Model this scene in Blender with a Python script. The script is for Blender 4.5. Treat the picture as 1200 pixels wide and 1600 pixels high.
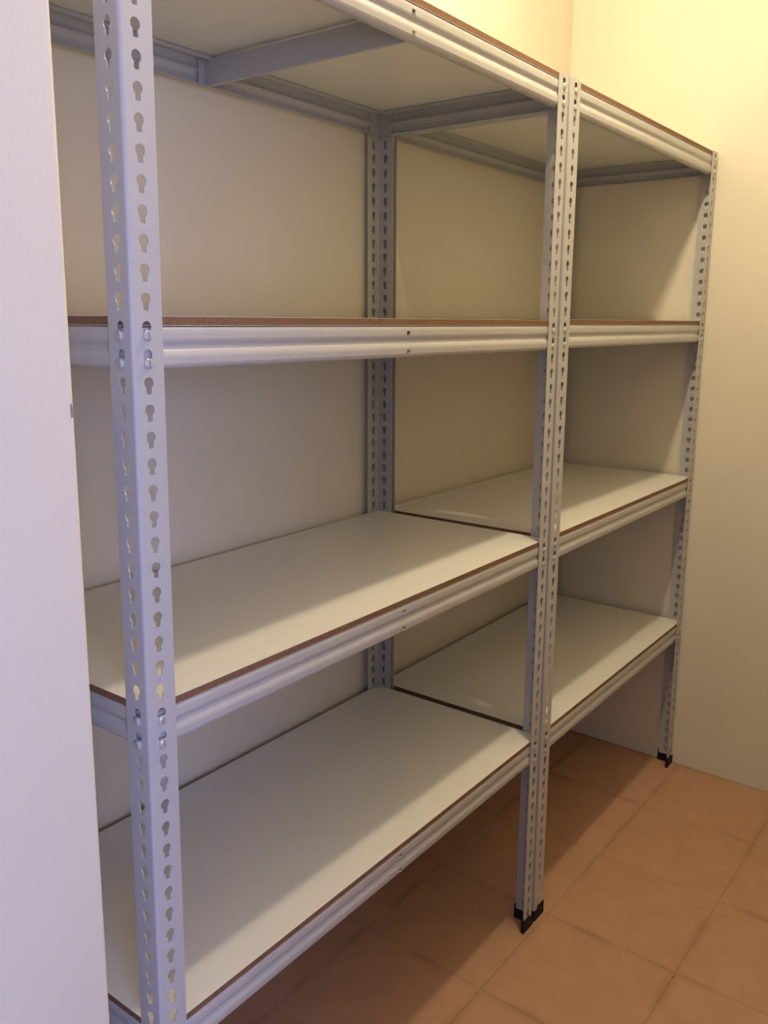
import bpy, math
import numpy as np
from mathutils import Matrix, Vector

for o in list(bpy.data.objects):
    bpy.data.objects.remove(o, do_unlink=True)
scene = bpy.context.scene
COL = scene.collection

# ------------------------------------------------------------------ camera
cam_d = bpy.data.cameras.new('camera')
cam_d.sensor_fit = 'VERTICAL'
cam_d.sensor_height = 32.0
cam_d.sensor_width = 24.0
cam_d.lens = 1348.02 * 32.0 / 1600.0
cam_d.clip_start = 0.02
cam = bpy.data.objects.new('camera', cam_d)
COL.objects.link(cam)
RT = Vector((0.60189366, -0.79855096, 0.00635495))
DN = Vector((-0.16885141, -0.13503863, -0.97634716))
FW = Vector((0.78052112, 0.58658412, -0.21611535))
M = Matrix((RT, -DN, -FW)).transposed().to_4x4()
M.translation = Vector((-0.64783, -0.87009, 1.52433))
cam.matrix_world = M
scene.camera = cam

# ------------------------------------------------------------------ world, daylight, exposure
LAMP_STRENGTH = 830.0
LAMP_COLOR = (0.99, 0.815, 0.55)
LAMP_POS = (0.95, -0.262, 2.69)
DAY_POWER = 84.0
DAY_COLOR = (0.41, 0.49, 1.02)

world = bpy.data.worlds.new('world')
scene.world = world
world.use_nodes = True
world.node_tree.nodes['Background'].inputs['Color'].default_value = (0.50, 0.58, 1.0, 1)
world.node_tree.nodes['Background'].inputs['Strength'].default_value = 2.0

day_d = bpy.data.lights.new('window_daylight', 'AREA')
day_d.shape = 'RECTANGLE'
day_d.size = 1.1
day_d.size_y = 1.3
day_d.energy = DAY_POWER
day_d.color = DAY_COLOR
day = bpy.data.objects.new('window_daylight', day_d)
day.location = (-1.45, -2.64, 1.5)
day.rotation_euler = (math.radians(90), 0, 0)          # faces +Y, into the hall
COL.objects.link(day)

scene.view_settings.view_transform = 'Standard'
scene.view_settings.look = 'None'
scene.view_settings.exposure = 0.0
scene.view_settings.gamma = 1.0
scene.view_settings.use_curve_mapping = False
scene.cycles.use_denoising = True
scene.cycles.max_bounces = 6
scene.cycles.diffuse_bounces = 4
scene.cycles.use_adaptive_sampling = True
scene.cycles.adaptive_threshold = 0.025
scene.cycles.sample_clamp_indirect = 4.0

# ------------------------------------------------------------------ materials
def mat(name, color, rough=0.5, noise=0.0, nscale=30.0, bump=0.0, bscale=200.0, metal=0.0,
        spec=0.5, color2=None, stretch=None, ndetail=4.0):
    m = bpy.data.materials.new(name)
    m.use_nodes = True
    nt = m.node_tree
    b = nt.nodes['Principled BSDF']
    b.inputs['Base Color'].default_value = (*color, 1)
    b.inputs['Roughness'].default_value = rough
    b.inputs['Metallic'].default_value = metal
    b.inputs['Specular IOR Level'].default_value = spec
    tc = nt.nodes.new('ShaderNodeTexCoord')
    src = tc.outputs['Object']
    if stretch:
        mp = nt.nodes.new('ShaderNodeMapping')
        mp.inputs['Scale'].default_value = stretch
        nt.links.new(src, mp.inputs['Vector'])
        src = mp.outputs['Vector']
    if noise or color2:
        n = nt.nodes.new('ShaderNodeTexNoise')
        n.inputs['Scale'].default_value = nscale
        n.inputs['Detail'].default_value = ndetail
        nt.links.new(src, n.inputs['Vector'])
        r = nt.nodes.new('ShaderNodeValToRGB')
        c2 = color2 or tuple(c * (1 - noise) for c in color)
        r.color_ramp.elements[0].position = 0.3
        r.color_ramp.elements[1].position = 0.7
        r.color_ramp.elements[0].color = (*c2, 1)
        r.color_ramp.elements[1].color = (*color, 1)
        nt.links.new(n.outputs['Fac'], r.inputs['Fac'])
        nt.links.new(r.outputs['Color'], b.inputs['Base Color'])
    if bump:
        n2 = nt.nodes.new('ShaderNodeTexNoise')
        n2.inputs['Scale'].default_value = bscale
        n2.inputs['Detail'].default_value = 3.0
        nt.links.new(src, n2.inputs['Vector'])
        bp = nt.nodes.new('ShaderNodeBump')
        bp.inputs['Strength'].default_value = bump
        bp.inputs['Distance'].default_value = 0.001
        nt.links.new(n2.outputs['Fac'], bp.inputs['Height'])
        nt.links.new(bp.outputs['Normal'], b.inputs['Normal'])
    return m

M_WALL = mat('wall_paint', (0.66, 0.612, 0.50), 0.75, 0.03, 6.0, 0.25, 160.0, spec=0.25)
M_CEIL = mat('ceiling_paint', (0.66, 0.64, 0.58), 0.8, 0.02, 6.0, 0.2, 160.0, spec=0.2)
M_METAL = mat('grey_powder_coat', (0.435, 0.43, 0.425), 0.40, 0.03, 40.0, 0.06, 900.0, spec=0.4)
M_RIVET = mat('zinc_rivet', (0.50, 0.50, 0.51), 0.3, 0.05, 80.0, metal=0.35)
M_MEL = mat('white_melamine', (0.74, 0.73, 0.685), 0.36, 0.025, 90.0, 0.10, 500.0, spec=0.45)
M_EDGE = mat('brown_hardboard_edge', (0.225, 0.125, 0.07), 0.8, 0.35, 260.0, 0.3, 700.0, spec=0.2)
M_FOOT = mat('black_plastic', (0.012, 0.011, 0.012), 0.6, 0.2, 60.0, spec=0.2)
M_GROUT = mat('floor_grout', (0.30, 0.175, 0.105), 0.9, 0.25, 60.0, spec=0.2)
M_WHITE = mat('white_frame_paint', (0.78, 0.78, 0.76), 0.45, 0.03, 30.0)
M_DARK = mat('dark_crumb', (0.03, 0.018, 0.012), 0.9, 0.3, 400.0)
M_CHIP = mat('chipped_plaster', (0.24, 0.21, 0.18), 0.9, 0.3, 400.0)

def tile_material(name, c1, c2):
    m = mat(name, c1, 0.5, 0.0, 11.0, 0.3, 260.0, spec=0.18, color2=c2, ndetail=9.0)
    nt = m.node_tree; N = nt.nodes; K = nt.links
    b = N['Principled BSDF']; base = b.inputs['Base Color'].links[0].from_socket
    tc = N.new('ShaderNodeTexCoord'); sep = N.new('ShaderNodeSeparateXYZ'); K.new(tc.outputs['Object'], sep.inputs[0])
    def mth(op, a, c=None):
        n = N.new('ShaderNodeMath'); n.operation = op
        for i, v in enumerate((a, c)):
            if v is None: continue
            if isinstance(v, (int, float)): n.inputs[i].default_value = v
            else: K.new(v, n.inputs[i])
        return n.outputs[0]
    # worn-in dirt along the joints, broken up by noise
    ex = mth('SUBTRACT', 0.3335 / 2, mth('ABSOLUTE', sep.outputs['X'])); ey = mth('SUBTRACT', 0.3415 / 2, mth('ABSOLUTE', sep.outputs['Y']))
    ed = mth('MINIMUM', ex, ey)
    mr = N.new('ShaderNodeMapRange'); mr.inputs['From Min'].default_value = 0.0; mr.inputs['From Max'].default_value = 0.022
    mr.inputs['To Min'].default_value = 1.0; mr.inputs['To Max'].default_value = 0.0; mr.interpolation_type = 'SMOOTHSTEP'
    K.new(ed, mr.inputs['Value'])
    nz = N.new('ShaderNodeTexNoise'); nz.inputs['Scale'].default_value = 5.0; nz.inputs['Detail'].default_value = 5.0
    geo = N.new('ShaderNodeNewGeometry'); K.new(geo.outputs['Position'], nz.inputs['Vector'])
    r2 = N.new('ShaderNodeMapRange'); r2.inputs['From Min'].default_value = 0.42; r2.inputs['From Max'].default_value = 0.66
    K.new(nz.outputs['Fac'], r2.inputs['Value'])
    fac = mth('MULTIPLY', mth('MULTIPLY', mr.outputs[0], r2.outputs[0]), 0.55)
    mx = N.new('ShaderNodeMix'); mx.data_type = 'RGBA'
    K.new(fac, mx.inputs['Factor']); K.new(base, mx.inputs['A']); mx.inputs['B'].default_value = (0.23, 0.125, 0.065, 1)
    K.new(mx.outputs['Result'], b.inputs['Base Color'])
    return m
M_TILES = [tile_material('terracotta_tile_a', (0.475, 0.278, 0.176), (0.425, 0.243, 0.150)),
           tile_material('terracotta_tile_b', (0.482, 0.284, 0.181), (0.43, 0.248, 0.154)),
           tile_material('terracotta_tile_c', (0.468, 0.273, 0.172), (0.42, 0.24, 0.147))]

# ------------------------------------------------------------------ mesh helpers
class MB:
    def __init__(self):
        self.v, self.f, self.s, self.m = [], [], [], []
    def face(self, pts, smooth=False, mi=0):
        i = len(self.v)
        self.v += [tuple(p) for p in pts]
        self.f.append(tuple(range(i, i + len(pts))))
        self.s.append(smooth); self.m.append(mi)
    def add(self, verts, faces, smooth=False, mi=0):
        i = len(self.v)
        self.v += [tuple(p) for p in verts]
        for f in faces:
            self.f.append(tuple(i + k for k in f)); self.s.append(smooth); self.m.append(mi)
    def box(self, a, b, mi=0):
        x0, y0, z0 = a; x1, y1, z1 = b
        self.add([(x0,y0,z0),(x1,y0,z0),(x1,y1,z0),(x0,y1,z0),(x0,y0,z1),(x1,y0,z1),(x1,y1,z1),(x0,y1,z1)],
                 [(0,3,2,1),(4,5,6,7),(0,1,5,4),(1,2,6,5),(2,3,7,6),(3,0,4,7)], mi=mi)
    def xform(self, fn):
        self.v = [tuple(fn(p)) for p in self.v]
        return self
    def mesh(self, name, mats):
        me = bpy.data.meshes.new(name)
        me.from_pydata(self.v, [], self.f)
        for m in (mats if isinstance(mats, (list, tuple)) else [mats]):
            me.materials.append(m)
        me.polygons.foreach_set('use_smooth', self.s)
        me.polygons.foreach_set('material_index', self.m)
        me.validate(); me.update()
        return me

def link(name, me, parent=None, loc=(0, 0, 0), rot=None):
    o = bpy.data.objects.new(name, me)
    COL.objects.link(o)
    o.location = loc
    if rot: o.rotation_euler = rot
    if parent is not None: o.parent = parent
    return o

def tag(o, label, cat=None, group=None, kind=None):
    if label: o['label'] = label
    if cat: o['category'] = cat
    if group: o['group'] = group
    if kind: o['kind'] = kind
    return o

def bevel(o, w, seg=3, angle=35):
    b = o.modifiers.new('bevel', 'BEVEL')
    b.width = w; b.segments = seg; b.limit_method = 'ANGLE'; b.angle_limit = math.radians(angle)

# ------------------------------------------------------------------ the room
CEIL = 2.84
DOOR_Y = -1.05         # far side of the doorway
YB = 0.5206            # back wall face
YF = -1.15             # wall opposite the shelving
XL = -0.08             # left end wall, room side
XH = -0.36             # the same wall, hall side
XW, SW = 2.2145, 0.01653   # right wall face: x = XW + SW*y
HX0, HY0, HY1 = -2.45, -2.70, 1.10    # hall

def structure(name, mb, m, label):
    o = link(name, mb.mesh(name, m))
    tag(o, label, kind='structure')
    return o

w = MB(); w.box((XL, YB, -0.05), (2.45, YB + 0.12, CEIL))
structure('wall_back', w, M_WALL, 'cream painted wall behind the shelving')
w = MB(); w.box((XW, YF - 0.12, -0.05), (XW + 0.15, YB + 0.02, CEIL))
w.xform(lambda p: (p[0] + SW * p[1], p[1], p[2]))
structure('wall_right', w, M_WALL, 'cream painted end wall beside the far shelving unit')
w = MB(); w.box((XL, YF - 0.12, -0.05), (2.45, YF, CEIL))
structure('wall_front', w, M_WALL, 'cream painted wall across the aisle from the shelving')

# wall with the doorway: its end towards the shelving leans a touch and has a rounded plaster edge
def jamb_y(z): return -0.0105 - 0.020 * (z - 1.52)
w = MB()
z0, z1 = -0.05, CEIL
prof = []                                        # outline in plan, rounded at the room-side and hall-side corners
r = 0.007
for k in range(7):
    a = -math.pi / 2 + k / 6 * math.pi / 2
    prof.append((XL - r + r * math.cos(a), r + r * math.sin(a)))
prof += [(XL, 0.64), (XH, 0.64)]
for k in range(7):
    a = math.pi + k / 6 * math.pi / 2
    prof.append((XH + r + r * math.cos(a), r + r * math.sin(a)))
n = len(prof)
vs = []
for z in (z0, z1):
    for (x, y) in prof:
        vs.append((x, y + (jamb_y(z) if y < 0.1 else 0), z))
w.add(vs, [(i, (i + 1) % n, n + (i + 1) % n, n + i) for i in range(n)], smooth=True)
w.add(vs, [tuple(range(n))[::-1], tuple(range(n, 2 * n))])
w.box((XH, 0.64, z0), (XL, HY1, z1))
w.box((XH, DOOR_Y, 2.12), (XL, jamb_y(2.6) + 0.02, z1))
w.box((XH, HY0, z0), (XL, DOOR_Y, z1))
wl = structure('wall_left', w, M_WALL, 'white plastered door opening at the near end of the shelving')
for p in wl.data.polygons:
    if len(p.vertices) == 4 and abs(p.normal.z) < 0.1 and p.area > 0.05: pass
try:
    wl.data.set_sharp_from_angle(angle=math.radians(40))
except Exception: pass
# small chip on the plaster edge
w = MB()
cz = 1.424
pts = [(-0.0014, -0.008), (0.0012, -0.0075), (0.0016, -0.001), (0.0010, 0.006), (-0.0010, 0.0085), (-0.0018, 0.001)]
w.face([(XL - 0.0050 + a * 0.7, jamb_y(cz + b) - 0.0006, cz + b) for a, b in pts])
for i in range(6):
    a, b = pts[i], pts[(i + 1) % 6]
    w.face([(XL - 0.0050 + q[0] * 0.7, jamb_y(cz + q[1]) + d, cz + q[1]) for q, d in ((a, -0.0006), (a, 0.001), (b, 0.001), (b, -0.0006))])
link('plaster_chip', w.mesh('plaster_chip', M_CHIP), wl)

w = MB(); w.box((HX0 - 0.1, HY0 - 0.1, CEIL), (2.5, HY1 + 0.1, CEIL + 0.1))
structure('ceiling', w, M_CEIL, 'plain painted ceiling')
# hall the photograph is taken from
w = MB(); w.box((HX0 - 0.12, HY0, -0.05), (HX0, HY1, CEIL))
structure('wall_hall_left', w, M_WALL, 'white wall of the hall outside the doorway')
w = MB(); w.box((HX0 - 0.12, HY1, -0.05), (XL, HY1 + 0.12, CEIL))
structure('wall_hall_back', w, M_WALL, 'white end wall of the hall')
w = MB()
wx0, wx1, wz0, wz1 = -2.05, -0.85, 0.80, 2.20
w.box((HX0 - 0.12, HY0 - 0.14, -0.05), (wx0, HY0, CEIL)); w.box((wx1, HY0 - 0.14, -0.05), (XL, HY0, CEIL))
w.box((wx0, HY0 - 0.14, -0.05), (wx1, HY0, wz0)); w.box((wx0, HY0 - 0.14, wz1), (wx1, HY0, CEIL))
structure('wall_hall_front', w, M_WALL, 'white hall wall with the daylight window')
w = MB()
t = 0.05
for a, b in (((wx0, wz0), (wx0 + t, wz1)), ((wx1 - t, wz0), (wx1, wz1)), ((wx0 + t, wz0), (wx1 - t, wz0 + t)),
             ((wx0 + t, wz1 - t), (wx1 - t, wz1)), (((wx0 + wx1) / 2 - 0.02, wz0 + t), ((wx0 + wx1) / 2 + 0.02, wz1 - t))):
    w.box((a[0], HY0 - 0.12, a[1]), (b[0], HY0 - 0.07, b[1]))
win = structure('window_1', w, M_WHITE, 'white framed hall window')
w = MB(); w.box((wx0 - 0.04, HY0 - 0.06, wz0 - 0.03), (wx1 + 0.04, HY0 + 0.05, wz0 - 0.001))
link('window_sill', w.mesh('window_sill', M_WHITE), win)

# floor bed and tiles
w = MB(); w.box((HX0 - 0.1, HY0 - 0.1, -0.06), (2.45, HY1 + 0.1, -0.0008))
fl = structure('floor', w, M_GROUT, 'terracotta coloured tiled floor')
TX, TY, ANG = 0.3335, 0.3415, -0.012
OX, OY = 1.2045, -0.3625          # a joint crossing seen in the photograph
GAP = 0.0013
w = MB()
b = 0.0008
def tile_mesh(mi):
    q = MB()
    hx, hy = TX / 2 - GAP / 2, TY / 2 - GAP / 2
    top = [(-hx + b, -hy + b, 0), (hx - b, -hy + b, 0), (hx - b, hy - b, 0), (-hx + b, hy - b, 0)]
    mid = [(-hx, -hy, -0.0005), (hx, -hy, -0.0005), (hx, hy, -0.0005), (-hx, hy, -0.0005)]
    low = [(x, y, -0.008) for x, y, _ in mid]
    q.add(top + mid + low, [(0, 1, 2, 3)] + [(4 + i, 4 + (i + 1) % 4, (i + 1) % 4, i) for i in range(4)]
          + [(8 + i, 8 + (i + 1) % 4, 4 + (i + 1) % 4, 4 + i) for i in range(4)])
    return q.mesh('tile', M_TILES[mi])
TM = [tile_mesh(i) for i in range(3)]
ca, sa = math.cos(ANG), math.sin(ANG)
rng = np.random.RandomState(4)
for i in range(-12, 5):
    for j in range(-8, 6):
        lx, ly = (i + 0.5) * TX, (j + 0.5) * TY
        x, y = OX + ca * lx - sa * ly, OY + sa * lx + ca * ly
        if x < HX0 + 0.0 or x > 2.36 or y < HY0 or y > HY1: continue
        if x > XL + 0.18 and (y < YF - 0.15 or y > YB + 0.15): continue
        k = rng.randint(3); turn = math.pi * rng.randint(2)
        o = link('tile', TM[k], fl, (x, y, -0.0001 * rng.rand()), (0, 0, ANG + turn))

# ------------------------------------------------------------------ shelving
P = 1.0 / 30.0                    # hole pitch
W1, W2, D, G, WF, HXC = 1.15328, 1.03723, 0.50399, 0.0131, 0.04564, 0.022
Z0 = 2.01588                      # centre of the topmost keyhole
T = 0.0016
XR = W1 + G + W2
LEVELS = [0, 15, 30, 45]
ZT = [Z0 - k * P for k in LEVELS]         # top of the beams
HB, TB = 0.0524, 0.0127
LX = ([0, W1 + G / 2, XR], [0.01251, 0.00378, -0.00393])     # the frames stand slightly out of plumb
LY = ([0, W1 + G / 2, XR], [-0.00551, 0.00642, 0.00627])
def lean(x): return float(np.interp(x, *LX)), float(np.interp(x, *LY))
def warp(p):
    l, m = lean(p[0]); t = p[2] - 1.0
    return (p[0] + l * t, p[1] + m * t, p[2])

RB = 0.0042                       # outer bend radius
def keyhole():
    r, s, d = 0.0070, 0.0037, 0.0140
    a1 = -math.acos(s / r)
    pts = [(r * math.cos(a), r * math.sin(a)) for a in np.linspace(math.pi / 2, a1, 8)]
    pts[0] = (0.0, r)
    return pts + [(s, -d + 0.0008), (s - 0.0008, -d), (0.0, -d)]
KEY = keyhole()
ZTOP = 2.0290

def post_mesh(sx, sy):
    """angle post, outer corner at the origin, flanges along +sx*X and +sy*Y"""
    q = MB()
    def flange(mp, flip):
        def poly(pts, n, up):
            ps = [mp(u, v, n) for u, v in pts]
            if up == flip: ps = ps[::-1]
            q.face(ps)
        def quad(a, b, c, d):
            ps = [mp(*a), mp(*b), mp(*c), mp(*d)]
            if flip: ps = ps[::-1]
            q.face(ps)
        edges_v = []
        for k in range(60):
            zc = Z0 - k * P
            va, vb = zc - 0.0035 - P / 2, zc - 0.0035 + P / 2
            edges_v.append((va, vb))
            right = [(HXC + a, zc + c) for a, c in KEY]
            left = [(HXC - a, zc + c) for a, c in KEY]
            pl = [(HXC, vb), (RB, vb), (RB, va), (HXC, va)] + left[::-1]
            pr = [(HXC, va), (WF, va), (WF, vb), (HXC, vb)] + right
            for n_, up in ((0.0, True), (T, False)):
                poly(pl, n_, up); poly(pr, n_, up)
            ring = right + left[::-1][1:-1]
            for i in range(len(ring)):
                a, c = ring[i], ring[(i + 1) % len(ring)]
                quad((a[0], a[1], 0), (a[0], a[1], T), (c[0], c[1], T), (c[0], c[1], 0))
        va, vb = 0.004, Z0 - 59 * P - 0.0035 - P / 2
        for n_, up in ((0.0, True), (T, False)):
            poly([(RB, vb), (RB, va), (WF, va), (WF, vb)], n_, up)
        quad((WF, va, 0), (WF, va, T), (WF, ZTOP, T), (WF, ZTOP, 0))
        quad((RB, ZTOP, 0), (WF, ZTOP, 0), (WF, ZTOP, T), (RB, ZTOP, T))
    # two faces: along X (outer face at y=0) and along Y (outer face at x=0)
    s = sx * sy < 0
    flange(lambda u, v, n_: (sx * u, sy * n_, v), s)
    flange(lambda u, v, n_: (sx * n_, sy * u, v), not s)
    N = 6
    for rad, up in ((RB, True), (RB - T, False)):
        for i in range(N):
            pts = []
            for a in (i, i + 1):
                th = math.pi + a / N * math.pi / 2
                pts.append((sx * (RB + rad * math.cos(th)), sy * (RB + rad * math.sin(th))))
            f = [(*pts[0], 0.004), (*pts[1], 0.004), (*pts[1], ZTOP), (*pts[0], ZTOP)]
            if up == s: f = f[::-1]
            q.face(f, smooth=True)
    for i in range(N):
        a0, a1 = (math.pi + (i + e) / N * math.pi / 2 for e in (0, 1))
        f = [(sx * (RB + rr * math.cos(a)), sy * (RB + rr * math.sin(a)), ZTOP) for rr, a in ((RB, a0), (RB, a1), (RB - T, a1), (RB - T, a0))]
        q.face(f)
    me = q.mesh('post', M_METAL)
    return me

def foot_mesh(sx, sy):
    q = MB()
    o, i, e = -0.0032, 0.0052, WF + 0.0028
    out = [(o, o), (e, o), (e, i), (i, i), (i, e), (o, e)]
    h = 0.027
    flip = sx * sy < 0
    def F(pts):
        ps = [(sx * x, sy * y, z) for x, y, z in pts]
        q.face(ps[::-1] if flip else ps)
    n = len(out)
    c = 0.001
    for k in range(n):
        a, b_ = out[k], out[(k + 1) % n]
        F([(a[0], a[1], 0), (b_[0], b_[1], 0), (b_[0], b_[1], h), (a[0], a[1], h)])
    F([(x, y, h) for x, y in out]); F([(x, y, 0) for x, y in out[::-1]])
    # gripping tongues that stand up on the outside of both flanges, and the corner stop inside
    def box(x0, y0, x1, y1, za, zb, slope=0.0):
        vs = [(x0,y0,za),(x1,y0,za),(x1,y1,za),(x0,y1,za),(x0,y0,zb),(x1,y0,zb + slope),(x1,y1,zb + slope),(x0,y1,zb)]
        for f in ((0,3,2,1),(4,5,6,7),(0,1,5,4),(1,2,6,5),(2,3,7,6),(3,0,4,7)):
            F([vs[t] for t in f])
    box(0.017, o, 0.027, 0.0, h, 0.036); box(o, 0.017, 0.0, 0.027, h, 0.036)
    box(0.033, o, e, 0.0, h, 0.034); box(o, 0.033, 0.0, e, h, 0.034)
    box(e - 0.003, 0.0, e, i, h, 0.040); box(0.0, e - 0.003, i, e, h, 0.040)
    return q.mesh('foot', M_FOOT)

POSTS = {(sx, sy): (post_mesh(sx, sy), foot_mesh(sx, sy)) for sx in (1, -1) for sy in (1, -1)}

# beam cross-section: distance behind the front of the beam, height below its top (metres)
PROFILE = [(0.0230, -0.0075), (0.0230, 0.0), (0.0040, 0.0), (0.0018, -0.0006), (0.0008, -0.0020), (0.0002, -0.0050), (0.0000, -0.0078),
           (0.0000, -0.0150), (0.0006, -0.0175), (0.0018, -0.0200), (0.0034, -0.0222), (0.0042, -0.0245), (0.0034, -0.0270),
           (0.0014, -0.0300), (0.0002, -0.0330), (-0.0005, -0.0360), (-0.0006, -0.0388), (-0.0002, -0.0456), (0.0012, -0.0485), (0.0036, -0.0508),
           (0.0070, -0.0522), (0.0110, -0.0524), (0.0150, -0.0524)]
SLOT_SEGS = (6, 15 + 1)          # profile segments pierced at mid length
def offset_profile(th):
    pr = np.array(PROFILE); out = []
    for i in range(len(pr)):
        a = pr[max(i - 1, 0)]; b_ = pr[min(i + 1, len(pr) - 1)]
        d = b_ - a; d /= np.linalg.norm(d)
        out.append(pr[i] + th * np.array([-d[1], d[0]]))   # towards the inside of the shelf
    return [tuple(x) for x in out]
INNER = offset_profile(0.0012)
# make sure the offset lies inside
if INNER[7][0] < PROFILE[7][0]:
    INNER = offset_profile(-0.0012)

def beam(name, parent, base, p0, p1, inward, ztop, mid_slots=False, ends=()):
    """beam from p0 to p1 (plan points on the beam front line); inward = unit plan vector to the inside"""
    q = MB()
    d = Vector((p1[0] - p0[0], p1[1] - p0[1])); L = d.length; d /= L
    stations = [0.0, L]
    if mid_slots: stations = [0.0, L / 2 - 0.0045, L / 2 + 0.0045, L]
    def at(s, pr):
        return (p0[0] + d.x * s + inward[0] * pr[0], p0[1] + d.y * s + inward[1] * pr[0], ztop + pr[1])
    n = len(PROFILE)
    flip = (d.x * inward[1] - d.y * inward[0]) < 0
    def F(pts, smooth=False):
        q.face(pts[::-1] if flip else pts, smooth)
    for si in range(len(stations) - 1):
        sA, sB = stations[si], stations[si + 1]
        hole = mid_slots and si == 1
        for i in range(n - 1):
            if hole and i in SLOT_SEGS:
                continue
            F([at(sA, PROFILE[i]), at(sA, PROFILE[i + 1]), at(sB, PROFILE[i + 1]), at(sB, PROFILE[i])], True)
            F([at(sA, INNER[i]), at(sB, INNER[i]), at(sB, INNER[i + 1]), at(sA, INNER[i + 1])], True)
        if hole:
            for i in SLOT_SEGS:
                o_, o2, n_, n2 = PROFILE[i], PROFILE[i + 1], INNER[i], INNER[i + 1]
                F([at(sA, o_), at(sB, o_), at(sB, n_), at(sA, n_)]); F([at(sA, o2), at(sA, n2), at(sB, n2), at(sB, o2)])
                F([at(sA, o_), at(sA, n_), at(sA, n2), at(sA, o2)]); F([at(sB, o_), at(sB, o2), at(sB, n2), at(sB, n_)])
    for s in (0.0, L):
        for i in range(n - 1):
            F([at(s, PROFILE[i]), at(s, PROFILE[i + 1]), at(s, INNER[i + 1]), at(s, INNER[i])])
    for i in (0, n - 1):
        F([at(0, PROFILE[i]), at(L, PROFILE[i]), at(L, INNER[i]), at(0, INNER[i])])
    # end plates tucked behind the post flanges
    for s0, s1 in ((-0.030, 0.012), (L - 0.012, L + 0.030)):
        corners = []
        for (s, y, z) in [(s0, .0022, -.0515), (s1, .0022, -.0515), (s1, .0034, -.0515), (s0, .0034, -.0515),
                          (s0, .0022, -.0012), (s1, .0022, -.0012), (s1, .0034, -.0012), (s0, .0034, -.0012)]:
            corners.append(at(s, (y, z)))
        for f in ((0,3,2,1),(4,5,6,7),(0,1,5,4),(1,2,6,5),(2,3,7,6),(3,0,4,7)):
            F([corners[t] for t in f])
    q.xform(warp).xform(lambda p: (p[0] - base[0], p[1] - base[1], p[2]))
    me = q.mesh(name, M_METAL)
    me.set_sharp_from_angle(angle=math.radians(42))
    return link(name, me, parent)

def rivet_mesh(dx, dy):
    """hooked stud, pointing along the outward plan direction (dx, dy), origin on the flange face"""
    q = MB()
    tx, ty = -dy, dx
    def pt(a, h, n_): return (tx * a + dx * n_, ty * a + dy * n_, h)
    # two lobes with a fold between them
    for sgn in (-1, 1):
        prof = []
        ang = np.linspace(-math.pi / 2, math.pi / 2, 7)
        ring0 = [(sgn * (0.0007 + 0.0055 * math.cos(a)), 0.0068 * math.sin(a)) for a in ang]
        base_ = [pt(a, h, -0.0018) for a, h in ring0]
        rim = [pt(a, h, 0.0020) for a, h in ring0]
        topr = [pt(sgn * 0.0006 + (a - sgn * 0.0006) * 0.62, h * 0.66, 0.0040) for a, h in ring0]
        n = 7
        fl_ = sgn < 0
        def F(ps, sm=True): q.face(ps[::-1] if fl_ else ps, sm)
        for i in range(n):
            j = (i + 1) % n
            F([base_[i], base_[j], rim[j], rim[i]]); F([rim[i], rim[j], topr[j], topr[i]])
        F(topr, False)
    me = q.mesh('rivet', M_RIVET)
    me.set_sharp_from_angle(angle=math.radians(50))
    return me
RIV = {d: rivet_mesh(*d) for d in ((0, -1), (0, 1), (-1, 0), (1, 0))}

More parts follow.
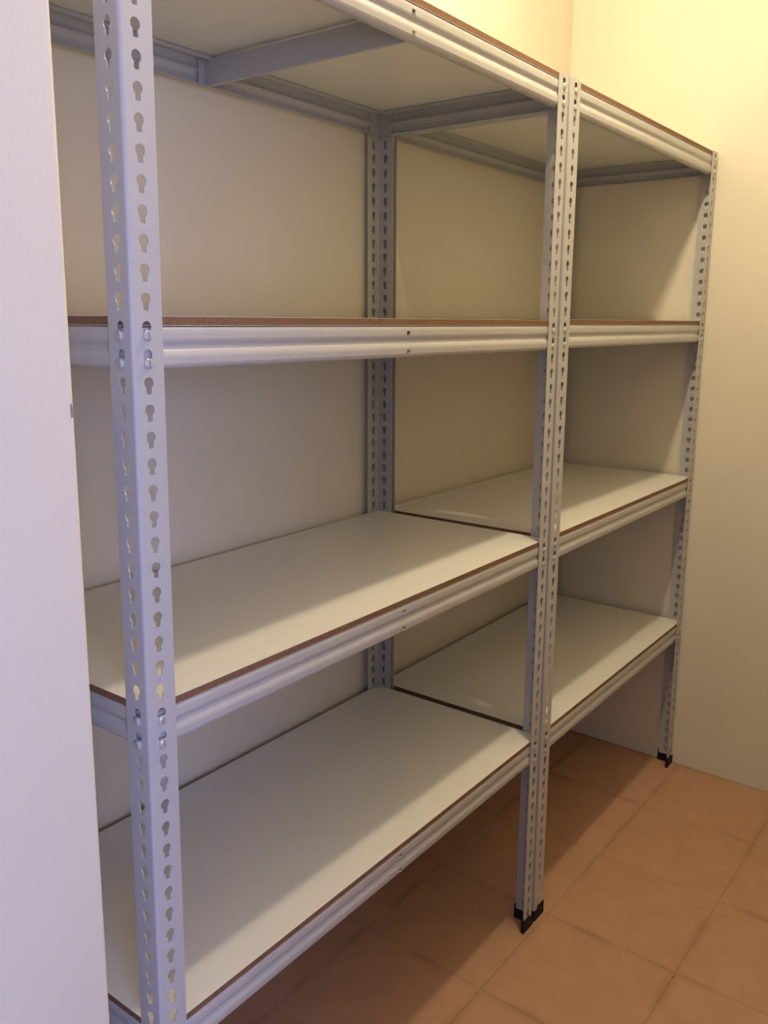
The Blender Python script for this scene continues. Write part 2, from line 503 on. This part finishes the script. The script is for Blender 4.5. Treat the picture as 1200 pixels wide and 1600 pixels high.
def shelving_unit(x0, width, label, braces, dz):
    root = bpy.data.objects.new('shelving_unit', None)
    COL.objects.link(root)
    base = (x0 + width / 2, D / 2)
    root.location = (base[0], base[1], 0)
    root.empty_display_size = 0.1
    tag(root, label, 'shelving', 'boltless metal shelving units')
    xa, xb = x0, x0 + width
    for cx, sx in ((xa, 1), (xb, -1)):
        for cy, sy in ((0.0, 1), (D, -1)):
            l, m = lean(cx)
            pm, fm = POSTS[(sx, sy)]
            po = link('post', pm, root, (cx - l - base[0], cy - m - base[1], dz), (-m, l, 0))
            fo = link('foot', fm, po, (0, 0, -dz))
            fo['label'] = 'black plastic foot'
    yb = T + 0.0012
    c = 0.034
    for li, zt in enumerate(ZT):
        zt += dz
        k = LEVELS[li]
        specs = [((xa + c, yb), (xb - c, yb), (0, 1), (0, -1)),
                 ((xa + c, D - yb), (xb - c, D - yb), (0, -1), (0, 1)),
                 ((xa + yb, c), (xa + yb, D - c), (1, 0), (-1, 0)),
                 ((xb - yb, c), (xb - yb, D - c), (-1, 0), (1, 0))]
        for bi, (p0, p1, inw, outw) in enumerate(specs):
            bo = beam('beam', root, base, p0, p1, inw, zt, mid_slots=(braces and bi < 2))
            d = (Vector(p1) - Vector(p0)).normalized()
            for e, s in ((p0, -1), (p1, 1)):
                ex, ey = e[0] + d.x * s * (c - HXC), e[1] + d.y * s * (c - HXC)
                fx, fy = ex + outw[0] * yb, ey + outw[1] * yb
                for kk in (k, k + 1):
                    w_ = warp((fx, fy, Z0 - kk * P - 0.0105 + dz))
                    link('rivet', RIV[outw], bo, (w_[0] - base[0], w_[1] - base[1], w_[2]))
        # board: white faces, brown core showing on the edges
        q = MB()
        X0, X1, Y0, Y1 = xa + 0.0035, xb - 0.0035, 0.0034, D - 0.0042
        za, zb = zt + 0.0012, zt + TB
        q.box((X0, Y0, za + 0.0004), (X1, Y1, zb - 0.0004), mi=1)
        q.f = q.f[2:]; q.s = q.s[2:]; q.m = q.m[2:]
        for z, zz in ((zb, zb - 0.0004), (za, za + 0.0004)):
            ring = [(X0, Y0), (X1, Y0), (X1, Y1), (X0, Y1)]
            f = [(x, y, z) for x, y in ring]
            q.face(f if z == zb else f[::-1], mi=0)
            for i in range(4):
                a, b_ = ring[i], ring[(i + 1) % 4]
                f = [(*a, min(z, zz)), (*b_, min(z, zz)), (*b_, max(z, zz)), (*a, max(z, zz))]
                q.face(f, mi=0)
        q.xform(warp).xform(lambda p: (p[0] - base[0], p[1] - base[1], p[2]))
        bo = link('shelf_board', q.mesh('shelf_board', [M_MEL, M_EDGE]), root)
        bo['label'] = 'white melamine board with brown edges'
        if braces:
            q = MB()
            xm = (xa + xb) / 2
            ya, yc = yb + 0.0016, D - yb - 0.0016
            h0, h1 = zt - 0.0075, zt - 0.0505
            q.box((xm - 0.0008, ya + 0.004, h1), (xm + 0.0008, yc - 0.004, h0))          # web
            q.box((xm - 0.0008, ya + 0.022, h0 - 0.0001), (xm + 0.014, yc - 0.022, h0 + 0.0014))      # top lip
            q.box((xm - 0.0008, ya + 0.012, h1 - 0.0012), (xm + 0.006, yc - 0.012, h1))         # bottom lip
            for ye, s in ((ya, 1), (yc, -1)):                                                   # end brackets and tongues
                a, b_ = sorted((ye + s * 0.0045, ye + s * 0.0060))
                q.box((xm - 0.017, a, h1 - 0.0005), (xm + 0.001, b_, h0 + 0.0005))
                for zz in (-0.0132, -0.0438):
                    a, b_ = sorted((ye - s * 0.0034, ye + s * 0.0062))
                    q.box((xm - 0.0040, a, zt + zz - 0.0017), (xm + 0.0036, b_, zt + zz - 0.0005))
            q.xform(warp).xform(lambda p: (p[0] - base[0], p[1] - base[1], p[2]))
            link('crossbar', q.mesh('crossbar', M_METAL), root)
    return root

shelving_unit(0.0, W1, 'grey metal shelving unit nearest the doorway, four white boards with crossbars underneath', True, 0.0)
shelving_unit(W1 + G, W2, 'grey metal shelving unit at the far end against the cream end wall', False, 0.002)

# ------------------------------------------------------------------ ceiling lamp (the room's own light)
def lathe(q, prof, n=24, mi=0, smooth=True):
    ring = []
    for r_, z in prof:
        ring.append([(r_ * math.cos(2 * math.pi * i / n), r_ * math.sin(2 * math.pi * i / n), z) for i in range(n)])
    for a, b_ in zip(ring, ring[1:]):
        for i in range(n):
            j = (i + 1) % n
            q.face([a[i], a[j], b_[j], b_[i]], smooth, mi)
lamp = bpy.data.objects.new('ceiling_lamp', None); COL.objects.link(lamp)
lamp.location = (LAMP_POS[0], LAMP_POS[1], CEIL)
tag(lamp, 'bare bulb ceiling lamp above the aisle', 'lamp')
q = MB(); lathe(q, [(0.0005, 0.0), (0.045, 0.0), (0.045, -0.010), (0.030, -0.022), (0.022, -0.026), (0.022, -0.060), (0.0005, -0.060)])
link('lamp_holder', q.mesh('lamp_holder', M_WHITE), lamp)
m_bulb = bpy.data.materials.new('lit_bulb'); m_bulb.use_nodes = True
nt = m_bulb.node_tree; nt.nodes.remove(nt.nodes['Principled BSDF'])
em = nt.nodes.new('ShaderNodeEmission'); em.inputs['Color'].default_value = (*LAMP_COLOR, 1); em.inputs['Strength'].default_value = LAMP_STRENGTH
nt.links.new(em.outputs[0], nt.nodes['Material Output'].inputs['Surface'])
q = MB()
bz = LAMP_POS[2] - CEIL; rr = 0.042
prof = [(0.014, -0.061)] + [(rr * math.sin(a), bz + rr * math.cos(a)) for a in np.linspace(0.35, math.pi - 0.01, 12)]
lathe(q, prof, 20)
link('bulb', q.mesh('bulb', m_bulb), lamp)

# ------------------------------------------------------------------ crumbs on the floor
def crumb(x, y, r_, label):
    q = MB()
    ring = [(r_ * (1.4 if i % 2 else 0.9) * math.cos(i * math.pi / 4), r_ * 0.8 * math.sin(i * math.pi / 4)) for i in range(8)]
    for i in range(8):
        a, b_ = ring[i], ring[(i + 1) % 8]
        q.face([(0, 0, r_ * 0.6), (*a, 0), (*b_, 0)])
        q.face([(0, 0, 0), (*b_, 0), (*a, 0)])
    o = link('crumb', q.mesh('crumb', M_DARK), None, (x, y, 0.0))
    tag(o, label, 'crumb', 'dark crumbs on the floor')
crumb(1.187, -0.364, 0.0022, 'dark crumb lying on the crossing of two tile joints')
crumb(1.869, -0.371, 0.0016, 'tiny dark crumb on the tile joint nearest the end wall')
crumb(1.254, -0.503, 0.0014, 'tiny dark crumb on the tile at the right front of the floor')
